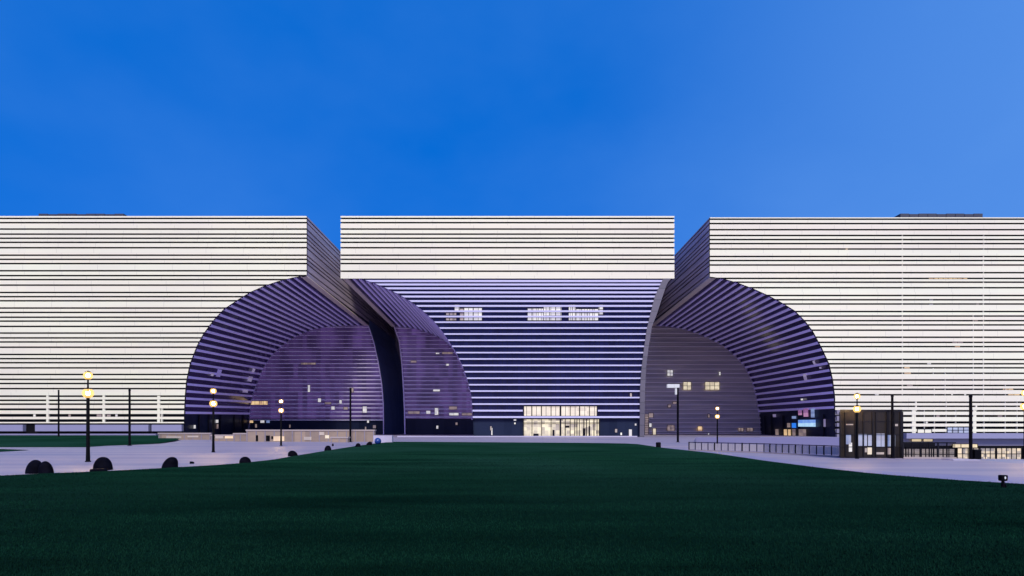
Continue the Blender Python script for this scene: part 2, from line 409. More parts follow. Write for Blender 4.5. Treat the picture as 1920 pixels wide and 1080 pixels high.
c1 = band_mesh(LL, 405, 795.5, wl, lw_edge).build('cladding', [M['cream'], M['black']], mus)
tag(c1, 'cream banded front of the left wing, its right side cut by an arch')
backing(405.6, 821, wl, lambda y: lw_edge(y) - 0.4, D + 0.47).build('slot_backing', M['black'], c1)
c2 = band_mesh(LC, 405, 522.2, cl_edge, cr_edge).build('cladding', [M['cream'], M['black']], mus)
tag(c2, 'cream banded upper front of the middle block')
backing(405.6, 522, lambda y: 639, lambda y: 1264, D + 0.47).build('slot_backing', M['black'], c2)
c3 = band_mesh(LR, 407.5, 812, rw_edge, wr).build('cladding', [M['cream'], M['black']], mus)
tag(c3, 'cream banded front of the right wing, its left side cut by an arch')
backing(408, 860, lambda y: rw_edge(y) + 0.4, wr, D + 0.47).build('slot_backing', M['black'], c3)

# ---- side walls of the two open slots, with the dark joints running on round the corner
def side_wall(px, lines, top, bottom, sgn, y1):
    mb = MB(); x = X(px, D); y = top
    for c, th in lines:
        if c > bottom: break
        a, b = Z(y, D), Z(c - th/2, D)
        mb.box(min(x, x - sgn*0.3), max(x, x - sgn*0.3), D + 0.46, y1, b, a); y = c + th/2
    mb.box(min(x, x - sgn*0.3), max(x, x - sgn*0.3), D + 0.46, y1, Z(bottom, D), Z(y, D))
    o = mb.build('side_wall', M['side'], mus)
    b2 = MB(); xi = x - sgn*0.32; b2.quad((xi, D + .5, Z(top + .5, D)), (xi, y1, Z(top + .5, D)), (xi, y1, Z(bottom, D)), (xi, D + .5, Z(bottom, D)))
    b2.build('slot_backing', M['black'], o)
    return o
side_wall(575, LL, 405, 516.4, 1, BB)
side_wall(1331, LR, 407.5, 518.4, -1, BB)
side_wall(638.5, LC, 405, 516.4, -1, BB)
side_wall(1264.5, LC, 405, 516.4, 1, BB)
# ---- unseen sun blockers over the slots, then the roofs
for a, b, y0 in ((575, 638.5, 168), (1264.5, 1331, 175)):  # unseen slabs added over the slots to keep sun off the end walls
    mb = MB(); mb.box(X(a, D) + .02, X(b, D) - .02, y0, BB, Z(405, D) - 1.0, Z(405, D) - .5); mb.build('slot_sun_blocker', M['roof'], mus)
for a, b, t in ((-420, 575, 405), (638.5, 1264.5, 405), (1331, 2380, 407.5)):
    mb = MB(); mb.box(X(a, D) + .4, X(b, D) - .4, D + 0.5, BB, Z(t, D) - 1.2, Z(t, D) - 0.35); mb.build('roof', M['roof'], mus)
    mb = MB(); mb.box(X(a, D) + .4, X(b, D) - .4, BB, BB + .5, 0, Z(t, D) - 0.3); mb.build('rear_wall', M['grey_metal'], mus)
for a, b, t, base in ((72, 232, 400.6, 405), (1688, 1843, 400.4, 407.5)):
    mb = MB(); Yp = D + 8; x0, x1 = X(a, Yp), X(b, Yp); zt = Z(t, Yp)
    n = 9
    for i in range(n):
        w = (x1 - x0) / n
        mb.box(x0 + i*w + 0.06, x0 + (i+1)*w - 0.06, Yp, Yp + 5, Z(base, D) - 0.4, zt - (0.12 if i % 3 == 1 else 0))
    mb.box(x0, x1, Yp + .2, Yp + 4.8, Z(base, D) - .4, zt - 0.3)
    mb.build('roof_plant_screen', M['plant'], mus)

# ---- the vaults: ruled surfaces from the arch in the facade to the arch of the end wall
def resample(pts, n):
    p = np.array(pts, float); d = np.r_[0, np.cumsum(np.hypot(*np.diff(p, axis=0).T))]
    t = np.linspace(0, d[-1], n); return np.stack([np.interp(t, d, p[:, 0]), np.interp(t, d, p[:, 1])], 1)
def smooth(pts, n):
    p = resample(pts, n)
    for _ in range(6): p[1:-1] = (p[:-2] + 2*p[1:-1] + p[2:]) / 4
    return p
class Vault:
    N = 400
    def __init__(s, front, back, axis):
        f = smooth(front, s.N); b = smooth(back, s.N)
        s.f = np.array([P(x, y, D + 0.02) for x, y in f]); s.b = np.array([P(x, y, B) for x, y in b])
        s.fy = f[:, 1]; s.axis = axis
        tang = np.gradient(s.f, axis=0); dep = s.b - s.f
        nn = np.cross(tang, dep); nn /= np.linalg.norm(nn, axis=1)[:, None]
        mid = (s.f + s.b) / 2; inw = np.array([axis, (D + B)/2, 10.0]) - mid
        s.n = nn * np.sign((nn * inw).sum(1))[:, None]
    def at(s, i, t, off=0.0):
        i = max(0, min(s.N - 1, i)); a = int(i); w = i - a; a2 = min(s.N - 1, a + 1)
        f = s.f[a]*(1-w) + s.f[a2]*w; b = s.b[a]*(1-w) + s.b[a2]*w
        return tuple(f*(1-t) + b*t + s.n[a]*off)
    def surface(s, i0, i1, off=0.0, nt=6, step=5):
        mb = MB(); ii = list(np.arange(i0, i1, step)) + [i1]
        for a, b in zip(ii[:-1], ii[1:]):
            for k in range(nt):
                mb.quad(s.at(a, k/nt, off), s.at(b, k/nt, off), s.at(b, (k+1)/nt, off), s.at(a, (k+1)/nt, off))
        return mb
    def strip(s, mb, i0, i1, off, t0=0.0, t1=1.0, nt=10):
        for k in range(nt):
            ta, tb = t0 + (t1-t0)*k/nt, t0 + (t1-t0)*(k+1)/nt
            q = [s.at(i0, ta, off), s.at(i1, ta, off), s.at(i1, tb, off), s.at(i0, tb, off)]
            r = [s.at(i0, ta, 0.02), s.at(i1, ta, 0.02), s.at(i1, tb, 0.02), s.at(i0, tb, 0.02)]
            mb.add(q + r, [(0, 1, 2, 3), (0, 3, 7, 4), (1, 2, 6, 5)] + ([(3, 2, 6, 7)] if k == nt-1 else []))
    def idx(s, y):                      # index on the front curve at photo row y
        return float(np.interp(-y, -s.fy, np.arange(s.N)))
BL = [(465, 815), (467, 780), (470, 750), (480, 720), (492.5, 690), (507, 667), (527, 648), (545, 635), (566, 624), (587, 616), (620, 610.5), (660, 609), (690.6, 609)]
BR = [(1427, 822), (1425, 785), (1421, 755), (1412, 717), (1397, 687), (1377, 665), (1355, 647), (1340, 639), (1312, 626), (1292, 619), (1268, 613), (1245, 610), (1219.8, 609)]
BCx = [(912, 815), (908, 770), (898, 725), (884, 694), (868, 670), (850, 652), (832, 636), (810, 624), (785, 616), (760, 612.5), (734.6, 611)]

def make_vault(front, back, axis, floor_y, n_fin, label, beige=0.025, duty=0.33):
    V = Vault(front, back, axis)
    i0 = V.idx(floor_y); i1 = (V.N - 1) * (1 - beige)
    s = V.surface(i0, i1).build('vault', M['vault_glass'], mus, smooth=True); tag(s, label)
    g = V.surface(0, i0).build('ground_floor_wall', M['ground_glass'], s)
    e = MB(); V.strip(e, i1, V.N - 1, 0.30); e.build('soffit_edge', M['beige'], s)
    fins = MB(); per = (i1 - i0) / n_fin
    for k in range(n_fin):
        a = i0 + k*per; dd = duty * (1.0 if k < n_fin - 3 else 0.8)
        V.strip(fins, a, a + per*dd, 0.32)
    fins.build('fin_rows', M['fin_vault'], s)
    rim = MB(); ii = np.linspace(0, i1, 120)        # thin rim on the back edge, where the end wall meets the vault
    for a, b in zip(ii[:-1], ii[1:]):
        V.strip(rim, a, b, 0.45, 0.985, 0.999, 1)
    rim.build('rim', M['trim'], s)
    return V, s
VL, vl = make_vault(CL, BL, -50, 776, 28, 'striped dark half vault under the left wing')
VC, vc = make_vault(CC, BCx, -42, 787, 27, 'striped purple half vault at the left edge of the middle block')
VR, vr_ = make_vault(CR, BR, 48, 766, 26, 'striped indigo half vault under the right wing')

# ---- end walls of the vaults
ELr = curve_fn([(690.6, 590), (690.6, 612), (700, 640), (709, 680), (715.5, 720), (718.5, 760), (719, 830)])
ERl = curve_fn([(734.6, 600), (741, 614), (750, 640), (755, 680), (757.5, 720), (760, 770), (761, 830)])
xBL = curve_fn([(a, b) for a, b in BL if b > 609.5] + [(600, 609.5)]); xBC = curve_fn([(a, b) for a, b in BCx[:-2]] + [(790, 611)])
xBR = curve_fn([(a, b) for a, b in BR if b > 609.5])
def wall_between(xa, xb, y0, y1, Y, n=60):
    mb = MB(); ys = np.linspace(y0, y1, n)
    for a, b in zip(ys[:-1], ys[1:]):
        mb.quad((X(xa(a), Y), Y, Z(a, Y)), (X(xb(a), Y), Y, Z(a, Y)), (X(xb(b), Y), Y, Z(b, Y)), (X(xa(b), Y), Y, Z(b, Y)))
    return mb
def hstrip(mb, xa, xb, y0, y1, Y0, Y1):
    pl = [(X(xa(y0), Y0), Z(y0, Y0)), (X(xb(y0), Y0), Z(y0, Y0)), (X(xb(y1), Y0), Z(y1, Y0)), (X(xa(y1), Y0), Z(y1, Y0))]
    mb.prism(pl, Y0, Y1)
def glass_end(xa, xb, label, ytop):
    w = wall_between(xa, xb, ytop, 785, B - 0.01).build('end_wall', M['purple_glass'], mus); tag(w, label)
    wall_between(xa, xb, 785, 816, B + .6).build('ground_floor_wall', M['ground_glass'], w)
    t = MB(); y = ytop + 3; k = 0
    while y < 787:
        hstrip(t, xa, xb, y, y + (1.15 if y < 650 else 1.6), B - 0.30, B - 0.02); y += 7.55
    t.build('transom_rows', M['transom'], w)
    return w
eL = glass_end(lambda y: xBL(y), lambda y: ELr(y), 'purple lit glass end wall of the left vault, left of the dark cleft', 610)
eR = glass_end(lambda y: ERl(y), lambda y: xBC(y), 'purple lit glass end wall of the left vault, right of the dark cleft', 612)
def edge_trim(fn, w, parent, y0, y1, Y, m, side):
    mb = MB(); ys = np.linspace(y0, y1, 40)
    for a, b in zip(ys[:-1], ys[1:]):
        xa, xb = X(fn(a), Y), X(fn(b), Y)
        mb.add([(xa, Y - .5, Z(a, Y)), (xa + side*w, Y - .5, Z(a, Y)), (xb + side*w, Y - .5, Z(b, Y)), (xb, Y - .5, Z(b, Y)),
                (xa, Y + .3, Z(a, Y)), (xa + side*w, Y + .3, Z(a, Y)), (xb + side*w, Y + .3, Z(b, Y)), (xb, Y + .3, Z(b, Y))],
               [(0, 1, 2, 3), (0, 4, 7, 3), (1, 5, 6, 2)])
    return mb.build('edge_trim', m, parent)
edge_trim(ELr, 0.30, eL, 611, 815, B, M['trim'], 1)
edge_trim(ERl, 0.40, eR, 613, 815, B, M['trim'], -1)
# ---- dark cleft between the end walls: flank running back, rear wall
fl = MB(); ys = np.linspace(600, 816, 50)
for a, b in zip(ys[:-1], ys[1:]):
    p, q = P(ELr(a), a, B), P(ELr(b), b, B)
    n = 5
    for k in range(n):
        ya, yb = B + (BB-B)*k/n, B + (BB-B)*(k+1)/n
        fl.quad((p[0] + .3, ya, p[2]), (q[0] + .3, ya, q[2]), (q[0] + .3, yb, q[2]), (p[0] + .3, yb, p[2]))
cleft = fl.build('cleft_wall', M['pillar_glass'], mus, smooth=True)
mb = MB(); mb.quad((X(690, B) - 1, BB - .02, 0), (X(770, B) + 6, BB - .02, 0), (X(770, B) + 6, BB - .02, Z(790, BB) + 14), (X(690, B) - 1, BB - .02, Z(790, BB) + 14)); mb.build('rear_glass', M['pillar_glass'], cleft)
mb = MB(); mb.quad((X(690, B) - 1, BB - .02, Z(790, BB) + 14), (X(770, B) + 6, BB - .02, Z(790, BB) + 14), (X(770, B) + 6, BB - .02, 54), (X(690, B) - 1, BB - .02, 54)); mb.build('rear_panel', M['grey_metal'], cleft)

# ---- right end wall: overlapping grey boards
lip = MB()
def boards():
    mb = MB(); xa = lambda y: 1190.0; y = 609.5; h = 8.35
    while y < 812:
        y2 = min(y + h, 813)
        ya = max(y, 611)
        def xb(q): return float(np.interp(q, [609.5, 611, 612.5], [1232, 1245, 1266])) if q < 612.6 else xBR(q)
        a0, b0 = X(xa(y), B), X(xb(ya), B); b1 = X(xb(y2), B); z0, z1 = Z(y, B), Z(y2, B)
        pr = [(0, 0), (.45, .10), (.75, .36), (1.0, .85)]
        for (u0, o0), (u1, o1) in zip(pr[:-1], pr[1:]):
            za, zb = z0 + (z1-z0)*u0, z0 + (z1-z0)*u1; ba, bb = b0 + (b1-b0)*u0, b0 + (b1-b0)*u1
            mb.quad((a0, B - o0, za), (ba, B - o0, za), (bb, B - o1, zb), (a0, B - o1, zb))
        mb.quad((a0, B - .85, z1), (b1, B - .85, z1), (b1, B, z1), (a0, B, z1))
        lip.box(a0, b1, B - .95, B - .80, z1 - .02, z1 + .20)
        y = y2
    return mb
M['board'] = mat('grey_board', (0.30, 0.27, 0.30), 0.6, spec=0.2)
t_ = NT(M['board']); nb = t_.noise(t_.co((0.05, 1, 0.6)), 1.0, 4); t_.base(t_.mix(t_.rng(nb, 0.35, 0.7), (0.56, 0.50, 0.50), (0.36, 0.33, 0.37))); M['board_lip'] = mat('board_edge', (0.90, 0.82, 0.84), 0.5)
eB = boards().build('end_wall', M['board'], mus); tag(eB, 'grey boarded end wall of the right vault'); lip.build('board_edge', M['board_lip'], eB)
mb = wall_between(lambda y: 1190, lambda y: xBR(min(815, y)), 813, 822, B); mb.build('wall_base', M['beige'], eB)

# ---- curtain wall of the middle block
cw = wall_between(lambda y: x_cc(max(y, 519)) + .2, lambda y: x_fl(max(y, 523)) + 2, 523, 784, D + 0.4, 90).build('curtain_wall', M['navy_glass'], mus)
wall_between(lambda y: x_cc(y), lambda y: x_fl(y) + 2, 784, 821, D + 0.9, 6).build('ground_floor_wall', M['ground_glass'], cw)
st = MB()
for y, th in [(526.8, 3.6), (533.3, 3.4), (540.5, 3.4), (548.2, 3.4), (555.9, 3.4), (564.4, 3.3), (573.5, 3.2), (583.4, 3.0), (593.4, 3.0), (604, 3.1), (615, 3.0), (626.2, 3.0), (637.8, 3.0), (649.3, 3.1), (661.1, 2.9), (673, 3.0), (685, 3.0), (697, 3.1), (709.1, 3.0), (721.3, 3.1), (733.2, 3.1), (745.4, 3.1), (757.6, 3.2), (782, 3.4)]:
    if 600 < y < 780: th *= .86
    hstrip(st, lambda q: x_cc(q), lambda q: x_fl(q) + .5, y - th/2, y + th/2, D - 0.15, D + 0.38)
for a, b in ((x_cc(770), 980), (1121, x_fl(770) + .5)):
    st.prism([(X(a, D), Z(768.3, D)), (X(b, D), Z(768.3, D)), (X(b, D), Z(771.6, D)), (X(a, D), Z(771.6, D))], D - .15, D + .38)
st.build('fin_rows', M['white_fin'], cw)
mu = MB()                              # slim vertical mullions of the curtain wall
px = 660
while px < 1245:
    ya = 524; 
    yl = [y for y in np.linspace(524, 784, 131) if x_cc(y) < px < x_fl(y)]
    if len(yl) > 3: mu.box(X(px, D) - .05, X(px, D) + .05, D + .30, D + .39, Z(max(yl), D), Z(min(yl), D))
    px += 9.1
mu.build('glazing_frame', M['frame'], cw)
# fin at the right end of the middle block
fn = MB(); ys = np.linspace(522.8, 821, 44)
for a, b in zip(ys[:-1], ys[1:]):
    l0, r0, l1, r1 = X(x_fl(max(523, a)), D), X(x_fr(a), D), X(x_fl(b), D), X(x_fr(b), D)
    fn.prism([(l0, Z(a, D)), (r0, Z(a, D)), (r1, Z(b, D)), (l1, Z(b, D))], D - 0.35, D + 0.8)
    fn.quad((r0 - .02, D + .8, Z(a, D)), (r1 - .02, D + .8, Z(b, D)), (r1 - .02, B, Z(b, D)), (r0 - .02, B, Z(a, D)))
M['fin'] = mat('fin_metal', (0.24, 0.21, 0.27), 0.45, metal=0.2)
t_ = NT(M['fin']); z_ = t_.xyz()[2]; c_ = t_.cells(1000, 1000, 2.8)
jn = t_.math('LESS_THAN', t_.math('FRACT', t_.math('DIVIDE', z_, 2.8)), 0.05)
t_.base(t_.mix(jn, t_.mix(c_, (0.125, 0.11, 0.135), (0.095, 0.085, 0.105)), (0.05, 0.05, 0.06)))
fn.build('edge_fin', M['fin'], mus)

# ---- lit openings
def window(parent, x0, x1, y0, y1, Y, m, nx=1, ny=1, fr=0.10, name='window', inset=0.0):
    mb = MB(); a, b, t, o = X(x0, Y), X(x1, Y), Z(y0, Y), Z(y1, Y)
    mb.box(a, b, Y + .02, Y + .06, o, t)
    w = mb.build(name, m, parent)
    f = MB()
    for i in range(nx + 1):
        x = a + (b - a)*i/nx; f.box(x - fr/2, x + fr/2, Y - .06, Y + .018, o, t)
    for j in range(ny + 1):
        z = o + (t - o)*j/ny; f.box(a, b, Y - .03, Y + .016, z - fr/2, z + fr/2)
    f.build('frame', M['frame'], w)
    return w
YW = D + 0.30
for x0, x1, y0, y1, m, nx, ny in ((836, 856, 586, 601, 'lit_dim', 3, 3), (852, 862, 571, 586, 'lit_white', 1, 1), (862, 870, 578, 601, 'lit_dim', 1, 3), (870, 904, 577, 601, 'lit_white', 2, 3),
        (989, 1019, 578, 601, 'lit_white', 3, 3), (1019, 1053, 574, 601, 'lit_white', 3, 3), (1066, 1080, 571, 601, 'lit_white', 2, 2), (1080, 1122, 579, 601, 'lit_white', 4, 3), (1122, 1131, 571, 590, 'lit_white', 1, 2)):
    window(cw, x0, x1, y0, y1, YW, M[m], nx, ny, 0.14)
for x0, x1, y0, y1 in ((1181, 1185, 737, 744), ):
    window(cw, x0, x1, y0, y1, YW, M['lit_dim'], 1, 1, .08)
# entrance: two glazed rows with a lit lobby behind
def entrance():
    e = MB(); Ye = D - 0.02
    xs = [982.2, 997.6, 1015.6, 1033.5, 1051.0, 1069.4, 1086.6, 1105.4, 1119.8]
    fr = MB()
    for x in xs:
        w = .40 if x == 1051.0 else .13
        for y0, y1 in ((761.2, 780.2), (785.6, 818.5)):
            fr.box(X(x, Ye) - w/2, X(x, Ye) + w/2, Ye, Ye + .35, Z(y1, Ye), Z(y0, Ye))
    for x in (1060, 1078, 1082, 1095, 1100, 1114, 1124):
        fr.box(X(x, Ye) - .09, X(x, Ye) + .09, Ye + .1, Ye + .4, Z(818.5, Ye), Z(785.6, Ye))
    for y in (761.2, 780.2, 785.6, 793): fr.box(X(981, Ye), X(1124, Ye), Ye + .05, Ye + .33, Z(y, Ye) - .08, Z(y, Ye) + .08)
    f = fr.build('entrance', M['frame'], mus); tag(f, 'lit glazed entrance in two rows')
    g = MB(); g.box(X(982, Ye), X(1120, Ye), Ye + .36, Ye + .40, Z(780, Ye), Z(761.4, Ye)); g.build('upper_window', M['lobby'], f)
    g = MB(); g.box(X(981.5, Ye), X(1124, Ye), Ye + .42, Ye + .46, Z(818.5, Ye), Z(786, Ye)); g.build('lobby', M['lobby_low'], f)
    d = MB()
    for x0, x1, y0, y1 in ((1000, 1010, 813, 818), (1093, 1098, 803, 818), (1104, 1107, 799, 818), (1060, 1068, 798, 802), (1036, 1040, 806, 818)):
        d = MB(); d.box(X(x0, Ye), X(x1, Ye), Ye + .37, Ye + .41, Z(y1, Ye), Z(y0, Ye)); d.build('lobby_counter', M['frame'], f)
    return f
M['lobby'] = lit_material('lobby_upper', (0.84, 0.73, 0.58), (0.60, 0.50, 0.40), 0.9, 2.3, 0.8)
M['lobby_low'] = lit_material('lobby_lower', (0.92, 0.80, 0.52), (0.22, 0.17, 0.13), 0.9, 0.9, 0.8)
entrance()
Yg = D + .80
for x0, x1, y0, y1, m in ((919, 922, 799, 807, 'lit_dim'), (921, 923.5, 802, 816, 'lit_white'), (963, 968, 786, 789, 'lit_white'), (964, 967, 792, 795.5, 'lit_white'), (1153, 1157.5, 804, 811, 'lit_dim'), (1163, 1166.5, 811, 816, 'lit_white'), (1179, 1185, 805, 818.5, 'lit_white'), (1190, 1193.5, 794, 798, 'lit_white')):
    window(cw, x0, x1, y0, y1, Yg, M[m], 1, 1, .05, 'lit_panel')
# windows in the boarded end wall
Yb = B - 0.98
for x0, x1, y0, y1, m, nx, ny in ((1251, 1262, 693.5, 705, 'lit_white', 2, 2), (1281, 1296, 716, 731, 'lit_warm', 2, 2), (1322, 1349, 716, 731, 'lit_warm', 3, 2), (1347.5, 1351.5, 697, 704, 'lit_white', 1, 1),
        (1251, 1265, 797, 808, 'lit_dim', 2, 1), (1308, 1317, 799, 808, 'lit_amber', 1, 1), (1384, 1394, 802, 809, 'lit_dim', 2, 1), (1400, 1412, 802, 809, 'lit_dim', 2, 1), (1216, 1225, 774, 783, 'lit_dim', 1, 1),
        (1217, 1222, 793, 801, 'lit_white', 1, 1), (1224, 1230, 803, 816, 'lit_warm', 1, 1), (1209, 1216, 776, 815, 'lit_dim', 1, 9), (1327, 1331, 776, 783, 'lit_dim', 1, 1), (1252, 1258, 758, 764, 'lit_dim', 1, 1), (1261, 1269, 753, 758, 'lit_dim', 1, 1), (1327, 1330, 812, 817, 'lit_white', 1, 1)):
    window(eB, x0, x1, y0, y1, Yb, M[m], nx, ny, 0.14)
# lit things behind the purple glass
Yq = B - 0.33
for par, L in ((eL, ((564, 592, 680, 683.5, 'lit_dim'), (577, 581.5, 722, 735, 'lit_white'), (596, 602, 747, 754, 'lit_white'), (609, 621, 754, 758, 'lit_dim'), (636, 641, 750, 757, 'lit_white'), (621, 628, 762, 768, 'lit_white'), (644, 652, 763, 768, 'lit_dim'), (680, 688, 762, 774, 'lit_white'), (659, 663, 727, 736, 'lit_dim'), (470, 502, 752, 759, 'lit_amber'), (468, 475, 788, 793, 'lit_amber'), (488, 496, 788, 793, 'lit_white'), (499, 506, 788, 793, 'lit_blue'), (478, 482, 795, 802, 'lit_dim'), (542, 545, 796, 802, 'lit_dim'), (688, 692, 788, 793, 'lit_white'), (684, 687, 800, 807, 'lit_dim'), (699, 705, 797, 803, 'lit_dim'))),
               (eR, ((817, 824, 661, 664, 'lit_white'), (829, 849, 660, 664, 'lit_dim'), (836, 842, 682, 686, 'lit_white'), (770, 781, 676, 680, 'lit_dim'), (812, 825, 730, 734, 'lit_white'), (765, 787, 771, 776, 'lit_dim'), (799, 807, 770, 776, 'lit_white'), (815, 822, 765, 778, 'lit_white'), (842, 860, 774, 779, 'lit_white'), (866, 885, 774, 779, 'lit_dim'), (842, 857, 762, 768, 'lit_dim'), (818, 822, 798, 804, 'lit_white'), (854, 858, 792, 797, 'lit_dim')))):
    for x0, x1, y0, y1, m in L: window(par, x0, x1, y0, y1, Yq, M[m], max(1, int((x1-x0)/8)), 1, .08)
for x0, x1, y0, y1 in ((748, 757, 703, 708), (748, 755, 725, 729), (747, 753, 746, 750), (732, 736, 727, 730), (739, 744, 775, 778), (740, 757, 798, 804)):
    window(cleft, x0, x1, y0, y1, BB - 0.4, M['lit_blue' if y0 < 760 else 'lit_dim'], 2, 1, .06)
# slots of the wings: pilasters and lit rooms
pil = MB()
for x, w, y0, y1 in ((88.5, 4.5, 741, 793), (194, 4.5, 741, 793), (297, 5, 742, 792), (303, 2, 760, 793)):
    pil = MB(); pil.box(X(x - w/2, D), X(x + w/2, D), D + .05, D + .44, Z(y1, D), Z(y0, D)); pil.build('pilaster', M['cream'], c1)
for x0, x1, y0, y1, m in ((62, 67.5, 776.6, 781.2, 'lit_white'), (128, 133, 776.6, 781.2, 'lit_dim'), (181, 191, 776.6, 781.2, 'lit_dim'), (200, 208, 776.6, 781.2, 'lit_dim'), (216, 221, 776.6, 781.2, 'lit_white')):
    window(c1, x0, x1, y0, y1, D + .40, M[m], 1, 1, .06)
pil = MB()
for x, w, y0, y1 in ((1714, 7, 769, 812), (1718, 2.5, 753, 770), (1828, 6, 768, 812), (1831, 3, 759, 770)):
    pil = MB(); pil.box(X(x - w/2, D), X(x + w/2, D), D + .05, D + .44, Z(y1, D), Z(y0, D)); pil.build('pilaster', M['cream'], c3)
for x, y0, y1, w in ((1693, 440, 712, 1.2), (1693, 712, 741, 1.6), (1845.5, 440, 470, .9), (1845, 480, 742, 1.6), (1826, 590, 735, 1.0), (1751, 690, 702, .9), (1773, 690, 742, .8), (1753, 728, 742, .8), (1775, 745, 812, .7), (1753, 765, 812, .9), (1734, 768, 812, .9), (1793, 765, 800, .7), (1846, 768, 812, .8), (1886, 720, 812, .7), (1908, 752, 812, .8)):
    w *= .62; pil = MB(); pil.box(X(x - w/2, D), X(x + w/2, D), D + .08, D + .44, Z(y1, D), Z(y0, D)); pil.build('slot_divider', M['cream'], c3)
for x0, x1, y0, y1, m in ((1741, 1814, 520, 523.2, 'lit_amber'), (1742, 1750, 559.5, 572, 'cream'), (1785, 1806, 640.2, 643.4, 'lit_dim'), (1826, 1834, 600, 602.7, 'lit_dim'), (1738, 1746, 680.7, 683.3, 'lit_white'), (1695, 1706, 688.2, 691, 'lit_amber'), (1695, 1708, 698.3, 701, 'lit_amber'), (1783, 1787, 738.8, 741.4, 'lit_white'), (1807, 1812, 738.8, 741.4, 'lit_white'), (1755, 1762, 778, 782, 'lit_dim'), (1790, 1800, 648.4, 651.3, 'lit_amber'), (1700, 1712, 721.3, 724, 'lit_dim'), (1880, 1900, 728.4, 731.2, 'lit_amber'), (1890, 1912, 738.7, 741.5, 'lit_amber'), (1585, 1590, 465.6, 468.1, 'lit_amber'), (1830, 1836, 568.7, 571.2, 'lit_dim'), (1640, 1648, 738.8, 741.4, 'lit_white'), (1870, 1880, 778.5, 781.5, 'lit_dim'), (1735, 1740, 790, 794, 'lit_white')):
    window(c3, x0, x1, y0, y1, D + .40, M[m], max(1, int((x1-x0)/9)), 1, .07)

# ---- left wing plinth and terrace edge
M['plinth'] = mat('plinth_panel', (0.24, 0.235, 0.35), 0.6)
pb = MB()
for x0, x1 in ((-420, 46.5), (69.5, 281), (287, 343)):
    pb.box(X(x0, D), X(x1, D), D - 0.6, D + .4, Z(808.5, D), Z(796.4, D))
pb.build('plinth', M['plinth'], mus)
# ---- right wing: balcony band, soffit and lit shop level in the sunken court
bb_ = MB(); bb_.box(X(1692, D), X(2380, D), D - 1.5, D + .4, Z(822, D), Z(812.2, D)); o = bb_.build('balcony_band', M['plinth'], mus)
wr_ = window(o, 1776, 1817, 801, 812, D - .1, M['lit_blue'], 4, 2, .14)
wr_ = window(o, 1720, 1747, 804.5, 812, D - .1, M['cream'], 2, 1, .12)
sf = MB(); sf.quad((X(1566, D), D + .35, Z(836, D)), (X(2380, D), D + .35, Z(836, D)), (X(2380, D), D + .35, Z(822, D)), (X(1566, D), D + .35, Z(822, D)))
sf.build('soffit_wall', M['grey_metal'], o)
M['shop'] = lit_material('shop_interior', (0.95, 0.72, 0.40), (0.05, 0.035, 0.03), 0.75, 0.9, 0.7)
M['sign_amber'] = lit_material('lit_fascia', (0.95, 0.75, 0.35), (0.60, 0.45, 0.22), 0.9, 2, 2)
window(o, 1795, 1835, 840, 862, D + .1, M['shop'], 4, 2, .16, 'shop_window')
window(o, 1838, 1866, 840, 862, D + .1, M['shop'], 3, 2, .16, 'shop_window')
window(o, 1869, 1915, 840, 862, D + .1, M['shop'], 5, 2, .16, 'shop_window')
window(o, 1919, 2010, 840, 862, D + .1, M['shop'], 8, 2, .16, 'shop_window')
window(o, 1786, 1833, 832.5, 839.5, D - .1, M['sign_amber'], 3, 1, .12, 'lit_fascia')
window(o, 1709, 1728, 823, 828, D - .1, M['sign_amber'], 1, 1, .1, 'lit_fascia')
window(o, 1731, 1749, 823, 828, D - .1, M['sign_amber'], 1, 1, .1, 'lit_fascia')
window(o, 1692, 1790, 841, 862, D + .1, M['lit_dim'], 9, 2, .2, 'shop_window')
# stepped stone blocks beside the right arch
sb = MB()
for i, (y0, y1) in enumerate(((769, 776), (780, 789), (793, 800), (804, 812), (814, 826))): sb.box(X(1566.5, D), X(1575 + i*.5, D), D - .6, D + .4, Z(y1, D), Z(y0, D))
sb.build('stone_blocks', M['grey_metal'], mus)
# doors and media screen in the right vault's ground floor
def vault_patch(V, i0, i1, t0, t1, off, name, m, parent, nt=3):
    mb = MB(); V.strip(mb, i0, i1, off, t0, t1, nt); return mb.build(name, m, parent)
def t_for(V, px, i):                   # where along the depth the surface is seen at photo column px
    ts = np.linspace(0, 1, 400); q = [V.at(i, t) for t in ts]
    cols = [960 + p[0]*F/p[1] for p in q]
    return float(np.interp(px, cols if cols[-1] > cols[0] else cols[::-1], ts if cols[-1] > cols[0] else ts[::-1]))
def patch_px(V, x0, x1, y0, y1, off, name, m, parent):
    # walk up the curve until the surface at that column is seen at the wanted row
    def ind(px, py):
        best, bi = 1e9, 0
        for i in np.linspace(0, V.N*0.5, 240):
            t = t_for(V, px, i); p = V.at(i, t); row = HZ - (p[2] - EYE)*F/p[1]
            if abs(row - py) < best: best, bi = abs(row - py), i
        return bi
    xm = (x0 + x1)/2; i0, i1 = ind(xm, y1), ind(xm, y0); im = (i0 + i1)/2
    ta, tb = sorted((t_for(V, x0, im), t_for(V, x1, im)))
    return vault_patch(V, i0, i1, ta, tb, off, name, m, parent)
